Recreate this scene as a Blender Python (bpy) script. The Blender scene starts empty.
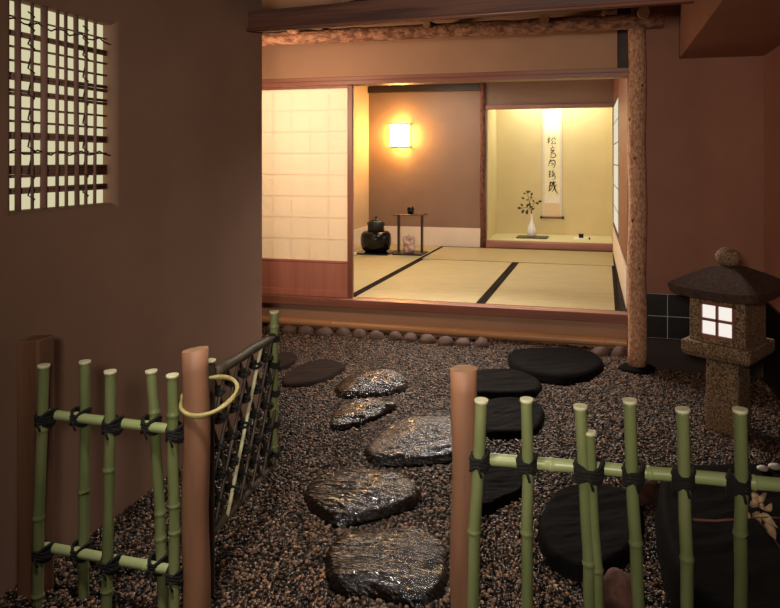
import bpy, math, random
import numpy as np
from mathutils import Vector, Matrix, noise
random.seed(7)
C = bpy.context.scene.collection
PI = math.pi

# ------------------------------------------------------------------ materials
def lin(c):
    return tuple(((x/255)/12.92 if x/255 <= .04045 else ((x/255+.055)/1.055)**2.4) for x in c)
def nd(nt, typ, **kw):
    n = nt.nodes.new(typ)
    for k, v in kw.items():
        if k.startswith('i_'): n.inputs[k[2:].replace('_', ' ')].default_value = v
        else: setattr(n, k, v)
    return n
def mat(name, col, rough=.7, col2=None, scale=8, stretch=(1,1,1), bump=0, bscale=None, spec=.5, coat=0, detail=4, dist=.01, island=0, metal=0):
    m = bpy.data.materials.new(name); m.use_nodes = True
    nt = m.node_tree; b = nt.nodes['Principled BSDF']; L = nt.links.new
    b.inputs['Roughness'].default_value = rough
    b.inputs['Specular IOR Level'].default_value = spec
    b.inputs['Coat Weight'].default_value = coat; b.inputs['Coat Roughness'].default_value = .08
    b.inputs['Metallic'].default_value = metal
    c1 = (*lin(col), 1); c2 = (*lin(col2 or col), 1)
    tc = nd(nt, 'ShaderNodeTexCoord'); mp = nd(nt, 'ShaderNodeMapping'); mp.inputs['Scale'].default_value = stretch
    L(tc.outputs['Object'], mp.inputs['Vector'])
    nz = nd(nt, 'ShaderNodeTexNoise'); nz.inputs['Scale'].default_value = scale; nz.inputs['Detail'].default_value = detail
    L(mp.outputs[0], nz.inputs['Vector'])
    rp = nd(nt, 'ShaderNodeValToRGB'); e = rp.color_ramp.elements
    e[0].position = .35; e[1].position = .65; e[0].color = c1; e[1].color = c2
    L(nz.outputs[0], rp.inputs[0])
    if island:
        g = nd(nt, 'ShaderNodeNewGeometry'); r2 = nd(nt, 'ShaderNodeValToRGB'); el = r2.color_ramp.elements
        el[0].color = c1; el[1].color = c2; el[0].position = .5; el[1].position = 1
        L(g.outputs['Random Per Island'], r2.inputs[0]); L(r2.outputs[0], b.inputs['Base Color'])
    else:
        L(rp.outputs[0], b.inputs['Base Color'])
    if bump:
        n2 = nd(nt, 'ShaderNodeTexNoise'); n2.inputs['Scale'].default_value = bscale or scale*4; n2.inputs['Detail'].default_value = 6
        L(mp.outputs[0], n2.inputs['Vector'])
        bp = nd(nt, 'ShaderNodeBump'); bp.inputs['Strength'].default_value = bump; bp.inputs['Distance'].default_value = dist
        L(n2.outputs[0], bp.inputs['Height']); L(bp.outputs[0], b.inputs['Normal'])
    return m
def emit(name, col, strength):
    m = bpy.data.materials.new(name); m.use_nodes = True
    nt = m.node_tree; nt.nodes.clear()
    o = nd(nt, 'ShaderNodeOutputMaterial'); e = nd(nt, 'ShaderNodeEmission')
    e.inputs[0].default_value = (*lin(col), 1); e.inputs[1].default_value = strength
    nt.links.new(e.outputs[0], o.inputs[0]); return m
def paper(name, col, trans=.5):
    m = bpy.data.materials.new(name); m.use_nodes = True
    nt = m.node_tree; nt.nodes.clear(); L = nt.links.new
    o = nd(nt, 'ShaderNodeOutputMaterial'); d = nd(nt, 'ShaderNodeBsdfDiffuse'); t = nd(nt, 'ShaderNodeBsdfTranslucent'); mx = nd(nt, 'ShaderNodeMixShader')
    d.inputs[0].default_value = (*lin(col), 1); t.inputs[0].default_value = (*lin(col), 1); mx.inputs[0].default_value = trans
    L(d.outputs[0], mx.inputs[1]); L(t.outputs[0], mx.inputs[2]); L(mx.outputs[0], o.inputs[0]); return m

M = {}
M['plaster_left']  = mat('plaster_left', (146,114,96), .9, (139,108,90), 3, bump=.15, bscale=260, dist=.003, spec=.15)
M['plaster_right'] = mat('plaster_right', (158,111,93), .9, (150,105,87), 3, bump=.15, bscale=260, dist=.003, spec=.15)  # redder light on this side is put into the clay colour
M['plaster_front'] = mat('plaster_front', (172,136,110), .9, (165,129,104), 3, bump=.12, bscale=260, dist=.003, spec=.15)
M['plaster_room']  = mat('plaster_room', (140,114,98), .9, (134,109,93), 3, bump=.12, bscale=260, dist=.003, spec=.15)
M['plaster_pale']  = mat('plaster_pale', (196,172,144), .9, (190,166,138), 3, bump=.12, bscale=260, dist=.003, spec=.15)
M['plaster_toko']  = mat('plaster_toko', (218,202,158), .9, (212,195,151), 3, bump=.1, bscale=260, dist=.003, spec=.15)
M['white_paper']   = mat('white_paper', (226,212,196), .8, (221,207,190), 6)
M['dark_earth']    = mat('dark_earth', (52,42,34), .9, (38,30,24), 30, bump=.6, bscale=120, dist=.01, spec=.2)
M['pebble']        = mat('pebble', (31,22,17), .3, (142,107,82), 20, island=1, spec=.45)
M['cobble']        = mat('cobble', (96,72,62), .8, (74,55,48), 18, bump=.5, bscale=60, dist=.006)
M['wet_stone']     = mat('wet_stone', (11,8,7), .1, (18,12,10), 10, stretch=(1,3,1), bump=.8, bscale=26, dist=.022, spec=.6)
M['dry_stone']     = mat('dry_stone', (46,34,29), .9, (39,29,25), 8, bump=.4, bscale=60, dist=.004, spec=.08)
M['black_stone']   = mat('black_stone', (9,7,6), .85, (14,10,9), 10, bump=.5, bscale=50, dist=.006, spec=.06)
M['red_stone']     = mat('red_stone', (110,76,66), .85, (82,56,49), 25, bump=.5, bscale=80, dist=.006, spec=.2)
M['granite']       = mat('granite', (62,47,37), .85, (158,128,98), 130, bump=.6, bscale=150, dist=.004, detail=2, spec=.3)
M['granite_roof']  = mat('granite_roof', (58,43,37), .85, (78,58,49), 60, bump=.6, bscale=110, dist=.004, spec=.25)
M['bamboo']        = mat('bamboo', (100,110,66), .4, (126,132,88), 14, stretch=(1,1,.25), bump=.1, bscale=90, dist=.002)
M['bamboo_rail']   = mat('bamboo_rail', (142,154,100), .35, (168,174,126), 12, stretch=(.3,1,1))
M['bamboo_cut']    = mat('bamboo_cut', (206,204,166), .7, (190,186,146), 40)
M['bamboo_dark']   = mat('bamboo_dark', (62,56,42), .55, (84,74,56), 20, stretch=(1,1,.3))
M['bamboo_split']  = mat('bamboo_split', (46,38,30), .5, (80,66,50), 14, stretch=(1,1,.3))
M['bamboo_tan']    = mat('bamboo_tan', (196,148,104), .4, (182,132,90), 14, stretch=(.2,1,1))
M['cord']          = mat('cord', (14,12,10), .9, (22,18,15), 60, bump=.5)
M['post_wood']     = mat('post_wood', (148,104,76), .6, (100,68,50), 10, stretch=(1,1,.12), bump=.35, bscale=40, dist=.004)
M['post_cut']      = mat('post_cut', (156,120,86), .8, (138,104,74), 40)
M['bark_dark']     = mat('bark_dark', (120,80,64), .8, (80,50,42), 34, stretch=(1,1,.5), bump=.9, bscale=70, dist=.008, spec=.2)
M['bark']          = mat('bark', (204,160,126), .8, (150,106,82), 75, stretch=(1,1,.6), bump=.9, bscale=90, dist=.008, spec=.2)
M['bark_beam']     = mat('bark_beam', (180,134,106), .8, (112,76,60), 40, stretch=(.5,1,1), bump=1, bscale=80, dist=.012, spec=.2)
M['red_wood']      = mat('red_wood', (156,104,86), .4, (128,80,66), 12, stretch=(.08,1,1), bump=.15, bscale=60, dist=.002)
M['red_wood_up']   = mat('red_wood_up', (140,88,72), .45, (112,66,54), 14, stretch=(1,1,.08), bump=.15, bscale=60, dist=.002)
M['koshi']         = mat('koshi', (190,124,104), .55, (176,112,93), 18, stretch=(1,1,.06))
M['pale_wood']     = mat('pale_wood', (236,214,180), .6, (228,204,168), 18)
M['dark_wood']     = mat('dark_wood', (56,37,31), .6, (42,27,23), 12, stretch=(.1,1,1))
M['eave_wood']     = mat('eave_wood', (112,70,54), .6, (72,44,36), 24, stretch=(.05,1,1.6), bump=.4, bscale=70, dist=.004)
M['black_lacquer'] = mat('black_lacquer', (9,7,6), .2, (12,9,8), 5, coat=.15, spec=.3)
M['iron']          = mat('iron', (12,10,9), .55, (18,15,13), 30, bump=.4, bscale=120, dist=.003)
M['stand_wood']    = mat('stand_wood', (56,32,26), .3, (42,24,20), 12)
M['tatami']        = None
M['heri']          = mat('heri', (24,15,13), .9, (30,20,17), 60, spec=.1)
M['toko_floor']    = mat('toko_floor', (218,206,160), .7, (206,194,146), 30, stretch=(.05,1,1))
M['silk']          = mat('silk', (222,212,200), .8, (214,204,192), 40)
M['silk_beige']    = mat('silk_beige', (232,206,168), .8, (224,196,158), 50)
M['silk_blue']     = mat('silk_blue', (214,226,232), .8, (206,218,226), 50)
M['washi']         = mat('washi', (240,230,196), .85, (234,222,184), 20)
M['washi_plain']   = mat('washi_plain', (240,234,222), .85, (234,226,212), 20)
M['ink']           = mat('ink', (30,24,20), .8, (44,36,30), 60)
M['porcelain']     = mat('porcelain', (236,234,232), .18, (230,228,226), 5, coat=.5)
M['leaf']          = mat('leaf', (66,72,40), .5, (44,50,28), 30)
M['stem']          = mat('stem', (90,76,48), .7)
M['jar']           = mat('jar', (226,206,198), .3, (150,100,96), 22, coat=.4)
M['tile']          = mat('tile', (14,11,10), .35, (18,14,13), 8)
M['grout']         = mat('grout', (196,190,180), .8)
M['vine']          = mat('vine', (176,162,104), .5, (150,134,80), 30)
M['vine_dark']     = mat('vine_dark', (54,42,34), .7, (42,32,26), 30)
M['reed']          = mat('reed', (150,112,98), .7, (124,90,78), 20, stretch=(1,1,.2))
M['dry_flower']    = mat('dry_flower', (196,168,130), .8, (150,118,88), 60)
M['twig']          = mat('twig', (120,70,62), .7, (96,56,50), 40)
M['white_pebble']  = mat('white_pebble', (212,204,190), .6, (196,186,170), 30)
M['metal_dark']    = mat('metal_dark', (40,34,28), .4, metal=.6)
M['shoji']         = paper('shoji', (250,240,222), .5)
M['window_glow']   = emit('window_glow', (226,218,176), .85)
M['side_glow']     = emit('side_glow', (246,234,204), 1.0)
M['lantern_glow']  = emit('lantern_glow', (248,240,230), 1.0)
M['lamp_glow']     = emit('lamp_glow', (255,192,98), 85)

def tatami_material(name, rough):
    m = mat(name, (176,160,118), rough, (165,148,107), 10, stretch=(.6,6,1), spec=.35)
    nt = m.node_tree; L = nt.links.new; b = nt.nodes['Principled BSDF']
    tc = nd(nt, 'ShaderNodeTexCoord'); w = nd(nt, 'ShaderNodeTexWave', bands_direction='Y'); w.inputs['Scale'].default_value = 90
    w.inputs['Distortion'].default_value = .5
    L(tc.outputs['Object'], w.inputs['Vector'])
    bp = nd(nt, 'ShaderNodeBump'); bp.inputs['Strength'].default_value = .25; bp.inputs['Distance'].default_value = .002
    L(w.outputs[0], bp.inputs['Height']); L(bp.outputs[0], b.inputs['Normal']); return m
M['tatami'] = tatami_material('tatami', .6)
M['tatami_cross'] = tatami_material('tatami_cross', .36)

# ------------------------------------------------------------------ mesh builder
class MB:
    def __init__(s): s.v = []; s.f = []; s.m = []; s.s = []
    def add(s, vs, fs, mi=0, smooth=False):
        o = len(s.v); s.v += [tuple(v) for v in vs]
        for f in fs: s.f.append(tuple(i+o for i in f)); s.m.append(mi); s.s.append(smooth)
    def box(s, lo, hi, mi=0, mtx=None):
        x0,y0,z0 = lo; x1,y1,z1 = hi
        vs = [Vector(p) for p in ((x0,y0,z0),(x1,y0,z0),(x1,y1,z0),(x0,y1,z0),(x0,y0,z1),(x1,y0,z1),(x1,y1,z1),(x0,y1,z1))]
        if mtx: vs = [mtx @ v for v in vs]
        s.add(vs, [(0,3,2,1),(4,5,6,7),(0,1,5,4),(1,2,6,5),(2,3,7,6),(3,0,4,7)], mi)
    def hexa(s, b4, t4, mi=0):
        s.add(list(b4)+list(t4), [(0,3,2,1),(4,5,6,7),(0,1,5,4),(1,2,6,5),(2,3,7,6),(3,0,4,7)], mi)
    def tube(s, pts, r, n=12, cap=True, capmi=None, mi=0, closed=False, smooth=True, flat=1.0):
        pts = [Vector(p) for p in pts]; N = len(pts)
        rs = r if isinstance(r, (list, tuple)) else [r]*N
        ref = None; vs = []
        for i, p in enumerate(pts):
            if closed: t = pts[(i+1) % N]-pts[i-1]
            else: t = pts[min(i+1, N-1)]-pts[max(i-1, 0)]
            t.normalize()
            if ref is None:
                ref = Vector((0,0,1)) if abs(t.z) < .8 else Vector((1,0,0))
            a = (ref - t*ref.dot(t)).normalized(); ref = a; b = t.cross(a)
            for k in range(n):
                q = 2*PI*k/n; vs.append(p + a*(math.cos(q)*rs[i]*flat) + b*(math.sin(q)*rs[i]))
        fs = []
        for i in range(N if closed else N-1):
            j = (i+1) % N
            for k in range(n): fs.append((i*n+k, i*n+(k+1) % n, j*n+(k+1) % n, j*n+k))
        s.add(vs, fs, mi, smooth)
        if cap and not closed:
            cm = mi if capmi is None else capmi; o = len(s.v)-len(vs)
            s.f.append(tuple(o+k for k in reversed(range(n)))); s.m.append(cm); s.s.append(False)
            s.f.append(tuple(o+(N-1)*n+k for k in range(n))); s.m.append(cm); s.s.append(False)
    def lathe(s, prof, c=(0,0,0), n=32, mi=0, square=0):
        vs = []; c = Vector(c)
        for (r, z) in prof:
            for k in range(n):
                q = 2*PI*k/n; vs.append(c+Vector((r*math.cos(q), r*math.sin(q), z)))
        fs = []
        for i in range(len(prof)-1):
            for k in range(n): fs.append((i*n+k, i*n+(k+1) % n, (i+1)*n+(k+1) % n, (i+1)*n+k))
        fs.append(tuple(reversed(range(n)))); fs.append(tuple((len(prof)-1)*n+k for k in range(n)))
        s.add(vs, fs, mi, True)
    def blob(s, c, rad, amp=.15, freq=1.5, n=16, seed=0, mi=0, rotz=0):
        c = Vector(c); vs = []; fs = []; rings = n//2
        R = Matrix.Rotation(rotz, 3, 'Z')
        for i in range(rings+1):
            th = PI*i/rings
            for k in range(n):
                q = 2*PI*k/n; d = Vector((math.sin(th)*math.cos(q), math.sin(th)*math.sin(q), math.cos(th)))
                f = 1+amp*noise.noise(d*freq+Vector((seed*3.1, seed*1.7, seed)))
                vs.append(c+R @ Vector((d.x*rad[0]*f, d.y*rad[1]*f, d.z*rad[2]*f)))
        for i in range(rings):
            for k in range(n): fs.append((i*n+k, (i+1)*n+k, (i+1)*n+(k+1) % n, i*n+(k+1) % n))
        s.add(vs, fs, mi, True)
    def grid(s, fn, nu, nv, mi=0, smooth=True):
        vs = [fn(i/nu, j/nv) for j in range(nv+1) for i in range(nu+1)]
        fs = [(j*(nu+1)+i, j*(nu+1)+i+1, (j+1)*(nu+1)+i+1, (j+1)*(nu+1)+i) for j in range(nv) for i in range(nu)]
        s.add(vs, fs, mi, smooth)

def root_loc(o):
    while o.parent: o = o.parent
    return o.location.copy()
def obj(name, mb, mats, parent=None, origin=None, bevel=0, local=False, fix=False):
    me = bpy.data.meshes.new(name)
    if local: off = Vector((0,0,0))
    elif parent is not None: off = root_loc(parent)
    elif origin is not None: off = Vector(origin)
    else:
        xs = [v[0] for v in mb.v]; ys = [v[1] for v in mb.v]; zs = [v[2] for v in mb.v]
        off = Vector(((min(xs)+max(xs))/2, (min(ys)+max(ys))/2, min(zs)))
    me.from_pydata([(v[0]-off.x, v[1]-off.y, v[2]-off.z) for v in mb.v], [], mb.f)
    if not isinstance(mats, (list, tuple)): mats = [mats]
    for m in mats: me.materials.append(M[m] if isinstance(m, str) else m)
    me.polygons.foreach_set('material_index', mb.m); me.polygons.foreach_set('use_smooth', mb.s)
    me.update()
    o = bpy.data.objects.new(name, me); C.objects.link(o)
    if parent is not None: o.parent = parent
    elif not local: o.location = off
    if bevel:
        b = o.modifiers.new('bevel', 'BEVEL'); b.width = bevel; b.segments = 2; b.limit_method = 'ANGLE'
    return o
def tag(o, label=None, cat=None, group=None, kind=None):
    if label: o['label'] = label
    if cat: o['category'] = cat
    if group: o['group'] = group
    if kind: o['kind'] = kind
    return o
def thing(name, label, cat, loc, group=None, rz=0, kind=None):
    o = bpy.data.objects.new(name, None); C.objects.link(o); o.empty_display_size = .1
    o.location = loc; o.rotation_euler = (0,0,rz); return tag(o, label, cat, group, kind)
def bx(*boxes):
    mb = MB()
    for lo, hi in boxes: mb.box(lo, hi)
    return mb
def structure(name, mb, m, label, cat, bevel=0):
    return tag(obj(name, mb, m, bevel=bevel), label, cat, kind='structure')

# ------------------------------------------------------------------ camera
cam_d = bpy.data.cameras.new('camera'); cam = bpy.data.objects.new('camera', cam_d); C.objects.link(cam)
cam.location = (0,0,1.26); cam.rotation_euler = (PI/2, 0, math.radians(14.157))
cam_d.sensor_width = 36; cam_d.lens = 670/780*36
cam_d.shift_x = (390-435)/780; cam_d.shift_y = (160-304)/780
cam_d.clip_start = .05
bpy.context.scene.camera = cam

# ------------------------------------------------------------------ garden shell
structure('ground', bx(((-3.6,-.8,-.12),(1.1,4.72,-.012))), 'dark_earth', 'dark earth of the courtyard garden under the gravel', 'ground')

# left wall with a round-edged window opening (x = -1.62 face)
WX, WT = -1.69, .12
wy0, wy1, wz0, wz1 = 1.612, 2.036, 1.107, 1.742
mb = MB()
def wl(e, d):
    return [(WX-d, wy0-e, wz0-e), (WX-d, wy1+e, wz0-e), (WX-d, wy1+e, wz1+e), (WX-d, wy0-e, wz1+e)]
loops = [[(WX,-.8,-.05),(WX,3.095,-.05),(WX,3.095,2.6),(WX,-.8,2.6)]]
R = .022
for k in range(7):
    a = k/6*PI/2; loops.append(wl(R*(1-math.sin(a)), R*(1-math.cos(a))))
loops.append(wl(0, WT))
loops.append([(WX-WT,-.8,-.05),(WX-WT,3.095,-.05),(WX-WT,3.095,2.6),(WX-WT,-.8,2.6)])
vs = [p for l in loops for p in l]; n = len(loops)
fs = []
for i in range(n):
    j = (i+1) % n
    for k in range(4):
        fs.append((i*4+k, i*4+(k+1) % 4, j*4+(k+1) % 4, j*4+k))
mb.add(vs, fs)
structure('wall_left', mb, 'plaster_left', 'plain brown clay garden wall at the left with a lattice window', 'wall')

# lattice window in the left wall
win = thing('window_1', 'lattice window of reeds and vines glowing in the left clay wall', 'window', (WX-.05, 1.83, wz0), kind='structure')
mb = MB(); mb.box((WX-.062, wy0+.0005, wz0+.0005), (WX-.05, wy1-.0005, wz1-.0005)); obj('pane', mb, 'window_glow', win)
hz = [(15,.004),(32,.009),(45,.005),(59,.005),(75,.011),(91,.009),(107,.005),(121,.005),(135,.012),(152,.004),(171,.019),(191,.010)]
for v, w in hz:
    z = 1.725-(v-4.5)/200.5*.601
    mb = MB(); k = max(1, int(w/.0045))
    for q in range(k):
        zz = z+(q-(k-1)/2)*(2*w/max(k,1))
        mb.tube([(WX-.036, wy0+.001, zz+random.uniform(-.002,.002)), (WX-.036, 1.82, zz), (WX-.036, wy1-.001, zz+random.uniform(-.002,.002))], w/k*1.1 if k > 1 else w*.75, 8)
    obj('reed_bar', mb, 'reed', win)
for y, w in [(1.650,.009),(1.7005,.005),(1.747,.0105),(1.799,.0055),(1.836,.0055),(1.8805,.008),(1.923,.0055),(1.9655,.0055)]:
    mb = MB(); mb.tube([(WX-.022, y+random.uniform(-.003,.003), wz0+.001), (WX-.022, y, 1.4), (WX-.022, y+random.uniform(-.003,.003), wz1-.001)], w, 8)
    obj('upright_bar', mb, 'reed', win)
for y in (1.7005, 1.923):
    pts = []
    zs = [1.725-(v-4.5)/200.5*.601 for v in (12,26,45,70,96,122,150,178,200)]
    for i, z in enumerate(zs):
        pts += [(WX-.020, y-.016, z+.012), (WX-.016, y+.004, z), (WX-.028, y+.006, z-.012)]
    mb = MB(); mb.tube(pts, .0026, 6); obj('vine', mb, 'vine_dark', win)
for v in (20, 152):
    z = 1.725-(v-4.5)/200.5*.601
    mb = MB(); mb.tube([(WX-.018-.004*(i % 2), wy0+.002+i*(wy1-wy0-.004)/16, z+.008*math.sin(i*1.9)) for i in range(17)], .0028, 6); obj('vine', mb, 'vine_dark', win)

# right wall, its tiled foot and the dropped soffit over it
structure('wall_back', bx(((.175,4.24,.0),(1.05,4.36,2.6))), 'plaster_right', 'plain clay wall behind the stone lantern, coloured with reddish light', 'wall')
structure('wall_right', bx(((.9,-.8,-.05),(1.05,4.24,2.6))), 'plaster_right', 'clay wall along the right edge of the garden, coloured with reddish light', 'wall')
tile = thing('tile_panel', 'black square tiles with white joints low on the wall behind the stone lantern', 'tiles', (.55,4.235,.18))
mb = MB()
for i in range(6):
    for j in range(2):
        x0 = .242-.001+i*.1275; z0 = .19+j*.133
        mb.box((x0+.002, 4.228, z0+.002), (min(x0+.1255,.884), 4.24, z0+.131))
obj('tile', mb, 'tile', tile, bevel=.001)
mb = MB(); mb.box((.241,4.2315,.19), (.885,4.2395,.456)); obj('grout', mb, 'grout', tile)
structure('baseboard_right', bx(((.2,4.215,0),(.885,4.24,.187))), 'dark_wood', 'dark board at the foot of the wall under the black tiles', 'baseboard')
structure('trim_9', bx(((.886,-.8,-.02),(.8995,4.2,.456))), 'tile', 'black dado along the foot of the right edge wall', 'dado')
structure('trim_1', bx(((.436,-.8,1.865),(.9,4.24,1.9)),((.436,-.8,1.9),(.466,4.24,2.6))), 'plaster_right', 'dropped plaster soffit in the top right corner', 'soffit')
structure('ceiling', bx(((-3.6,-.8,2.6),(1.05,4.9,2.66))), 'dark_wood', 'dark ceiling high over the garden', 'ceiling')

# ------------------------------------------------------------------ tea room shell
structure('wall_front', bx(((-3.3,4.62,1.872),(.085,4.72,2.6))), 'plaster_front', 'tan clay wall band above the tea room opening', 'wall')
structure('wall_base', bx(((-3.3,4.64,-.05),(.16,4.74,.178))), 'plaster_front', 'tan clay strip under the tea room sill', 'wall')
structure('trim_2', bx(((-3.3,4.6,.178),(.16,4.70,.238))), 'red_wood', 'reddish wooden sill along the front of the tea room', 'sill', bevel=.004)
structure('trim_3', bx(((-3.3,4.595,1.812),(.16,4.72,1.842)),((-3.3,4.61,1.842),(.16,4.72,1.872))), 'red_wood', 'reddish wooden lintel over the tea room opening', 'lintel', bevel=.003)
structure('trim_4', bx(((.088,4.63,1.872),(.18,4.72,2.6))), 'dark_wood', 'dark upright between wall band and bark post', 'upright')
structure('trim_5', bx(((.16,4.6,0),(.21,4.72,1.9)),((.175,4.25,0),(.215,4.62,2.6))), 'red_wood_up', 'brown side jamb of the opening behind the bark post', 'jamb')
structure('floor', bx(((-2.8,4.70,.1),(.2,7.74,.195))), 'dark_wood', 'wooden subfloor under the straw mats', 'floor')
structure('wall_room_left', bx(((-2.9,4.72,.1),(-2.78,7.8,2.3))), 'plaster_pale', 'clay side wall left of the kettle', 'wall')
structure('wall_room_back', bx(((-2.9,7.72,.1),(-1.345,7.84,2.3))), 'plaster_room', 'brown clay back wall carrying the glowing lamp', 'wall')
structure('ceiling_room', bx(((-2.9,4.72,2.25),(.3,8.7,2.31))), 'dark_wood', 'wooden ceiling of the tea room', 'ceiling')
structure('baseboard_back', bx(((-2.775,7.714,.24),(-1.40,7.72,.462))), 'white_paper', 'white paper band along the foot of the back wall', 'paper band')
structure('baseboard_left', bx(((-2.78,4.72,.24),(-2.774,7.714,.462))), 'white_paper', 'white paper band along the side wall behind the kettle', 'paper band')
structure('trim_6', bx(((-2.78,7.68,2.075),(-1.40,7.72,2.15))), 'dark_wood', 'dark rail along the top of the brown back wall', 'rail')

# right room wall (runs very slightly inward), with a backlit lattice window
d = Vector((.10-.155, 7.72-4.72, 0)); Lw = d.length; d.normalize(); nrm = Vector((-d.y, d.x, 0))   # nrm points into the room
RW = Matrix(((d.x, nrm.x, 0, .155), (d.y, nrm.y, 0, 4.72), (0,0,1,0), (0,0,0,1)))
mb = MB()
a0, a1, z0, z1 = 1.45, 2.85, .56, 1.86
for lo, hi in (((0,-.08,.1),(a0,0,2.3)), ((a1,-.08,.1),(Lw,0,2.3)), ((a0,-.08,.1),(a1,0,z0)), ((a0,-.08,z1),(a1,0,2.3))): mb.box(lo, hi, 0, RW)
structure('wall_room_right', mb, 'red_wood_up', 'brown side wall at the right of the straw mats', 'wall')
mb = MB(); mb.box((.05,0,.24),(Lw-.02,.006,.52),0,RW); structure('baseboard_room', mb, 'white_paper', 'white paper band along the right side wall', 'paper band')
win2 = thing('window_2', 'narrow backlit paper window in the right side wall of the tea room', 'window', tuple(RW @ Vector((a0,0,z0))), kind='structure')
mb = MB(); mb.box((a0,-.02,z0),(a1,.001,z1),0,RW); obj('pane', mb, 'side_glow', win2)
mb = MB()
for lo, hi in (((a0,-.03,z0),(a0+.03,.005,z1)), ((a1-.03,-.03,z0),(a1,.005,z1)), ((a0,-.03,z0),(a1,.005,z0+.03)), ((a0,-.03,z1-.03),(a1,.005,z1))): mb.box(lo, hi, 0, RW)
obj('window_frame', mb, 'bark_dark', win2)
mb = MB()
for i in range(1,5): mb.box((a0+(a1-a0)*i/5-.004,.001,z0+.03),(a0+(a1-a0)*i/5+.004,.002,z1-.03),0,RW)
for i in range(1,6): mb.box((a0+.03,.001,z0+(z1-z0)*i/6-.004),(a1-.03,.002,z0+(z1-z0)*i/6+.005),0,RW)
obj('lattice', mb, 'dark_wood', win2)

# tokonoma alcove
structure('wall_alcove_back', bx(((-1.5,8.5,.2),(.25,8.6,2.3))), 'plaster_toko', 'pale yellow clay back wall of the alcove behind the scroll', 'wall')
structure('wall_alcove_left', bx(((-1.42,7.84,.2),(-1.335,8.5,2.3))), 'plaster_toko', 'pale clay side wall of the alcove', 'wall')
structure('wall_alcove_right', bx(((.09,7.78,.2),(.2,8.5,2.3))), 'plaster_toko', 'pale clay right side of the alcove', 'wall')
structure('wall_alcove_top', bx(((-1.345,7.73,1.895),(.12,7.79,2.3))), 'plaster_room', 'brown clay panel above the alcove opening', 'wall')
structure('trim_7', bx(((-1.345,7.70,1.85),(.11,7.80,1.895))), 'red_wood', 'thin reddish beam across the top of the alcove', 'beam', bevel=.005)
structure('floor_alcove', bx(((-1.4,7.76,.2),(.12,8.52,.325))), 'toko_floor', 'pale raised floor of the alcove', 'floor')
structure('trim_8', bx(((-1.335,7.69,.236),(.105,7.765,.327))), 'red_wood', 'polished reddish threshold log along the alcove floor', 'threshold', bevel=.016)
mb = MB()
pts = [(-1.368+.004*math.sin(i*1.3), 7.705, .236+i*.2) for i in range(11)]
mb.tube(pts, [.034+.003*noise.noise(Vector((i*1.7,0,0))) for i in range(11)], 16)
tag(obj('alcove_post', mb, 'bark_dark', origin=(-1.368,7.705,.236)), 'slim dark bark post between the brown back wall and the alcove', 'post')

# straw mats
def mat_obj(name_label, x0, x1, y0, y1, heri, z0=.197, z1=.24, m='tatami'):
    r = thing('tatami_mat', name_label, 'mat', ((x0+x1)/2, (y0+y1)/2, z0), 'straw mats of the tea room')
    e = .0015
    mb = MB(); mb.box((x0+e, y0+e, z0), (x1-e, y1-e, z1)); obj('mat_surface', mb, m, r)
    w = .034
    for side in heri:
        mb = MB()
        lo, hi = {'l': ((x0+e,y0+e,z1-.001),(x0+w,y1-e,z1+.0012)), 'r': ((x1-w,y0+e,z1-.001),(x1-e,y1-e,z1+.0012)),
                  'f': ((x0+e,y0+e,z1-.001),(x1-e,y0+.012,z1+.0012)), 'b': ((x0+e,y1-.018,z1-.001),(x1-e,y1-e,z1+.0012))}[side]
        mb.box(lo, hi); obj('mat_border', mb, 'heri', r)
    return r
mat_obj('straw mat under the kettle and the little black stand', -2.772, -1.83, 4.702, 7.71, 'r')
mat_obj('straw mat in the middle of the opening with dark borders on both sides', -1.83, -.852, 4.702, 6.665, 'lr')
mat_obj('straw mat at the right of the opening beside the side wall', -.852, .106, 4.702, 6.665, 'lr')
mat_obj('pale straw mat lying crosswise in front of the alcove', -1.83, .092, 6.665, 7.688, 'fb', m='tatami_cross')

# sliding paper door at the left of the opening
sh = thing('door_1', 'glowing white paper sliding door left of the opening', 'paper door', (-2.35,4.66,.238), kind='structure')
sx0, sx1, sy = -2.95, -1.803, 4.65
mb = MB(); mb.box((sx0+.03, sy+.012, .5), (sx1-.03, sy+.014, 1.795)); obj('paper', mb, 'shoji', sh)
mb = MB(); mb.box((sx1-.04, sy, .238), (sx1, sy+.03, 1.812)); obj('stile', mb, 'red_wood_up', sh, bevel=.003)
mb = MB(); mb.box((sx0, sy, .238), (sx0+.04, sy+.03, 1.812)); obj('stile', mb, 'red_wood_up', sh, bevel=.003)
mb = MB(); mb.box((sx0+.04, sy+.004, .238), (sx1-.04, sy+.028, .285)); obj('bottom_rail', mb, 'koshi', sh, bevel=.003)
mb = MB(); mb.box((sx0+.04, sy+.004, 1.795), (sx1-.04, sy+.028, 1.812)); obj('top_rail', mb, 'red_wood', sh)
mb = MB(); mb.box((sx0+.04, sy+.004, .492), (sx1-.04, sy+.028, .508)); obj('middle_rail', mb, 'koshi', sh, bevel=.002)
mb = MB(); mb.box((sx0+.04, sy+.010, .285), (sx1-.04, sy+.018, .492)); obj('wood_panel', mb, 'koshi', sh)
mb = MB()
for i in range(1,7):
    x = sx0+.04+(sx1-sx0-.08)*i/7; mb.box((x-.0016, sy+.0142, .508), (x+.0016, sy+.018, 1.795))
for i in range(1,8):
    z = .508+1.287*i/8; mb.box((sx0+.04, sy+.0142, z-.0016), (sx1-.04, sy+.018, z+.0016))
obj('lattice', mb, 'pale_wood', sh)

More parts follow.
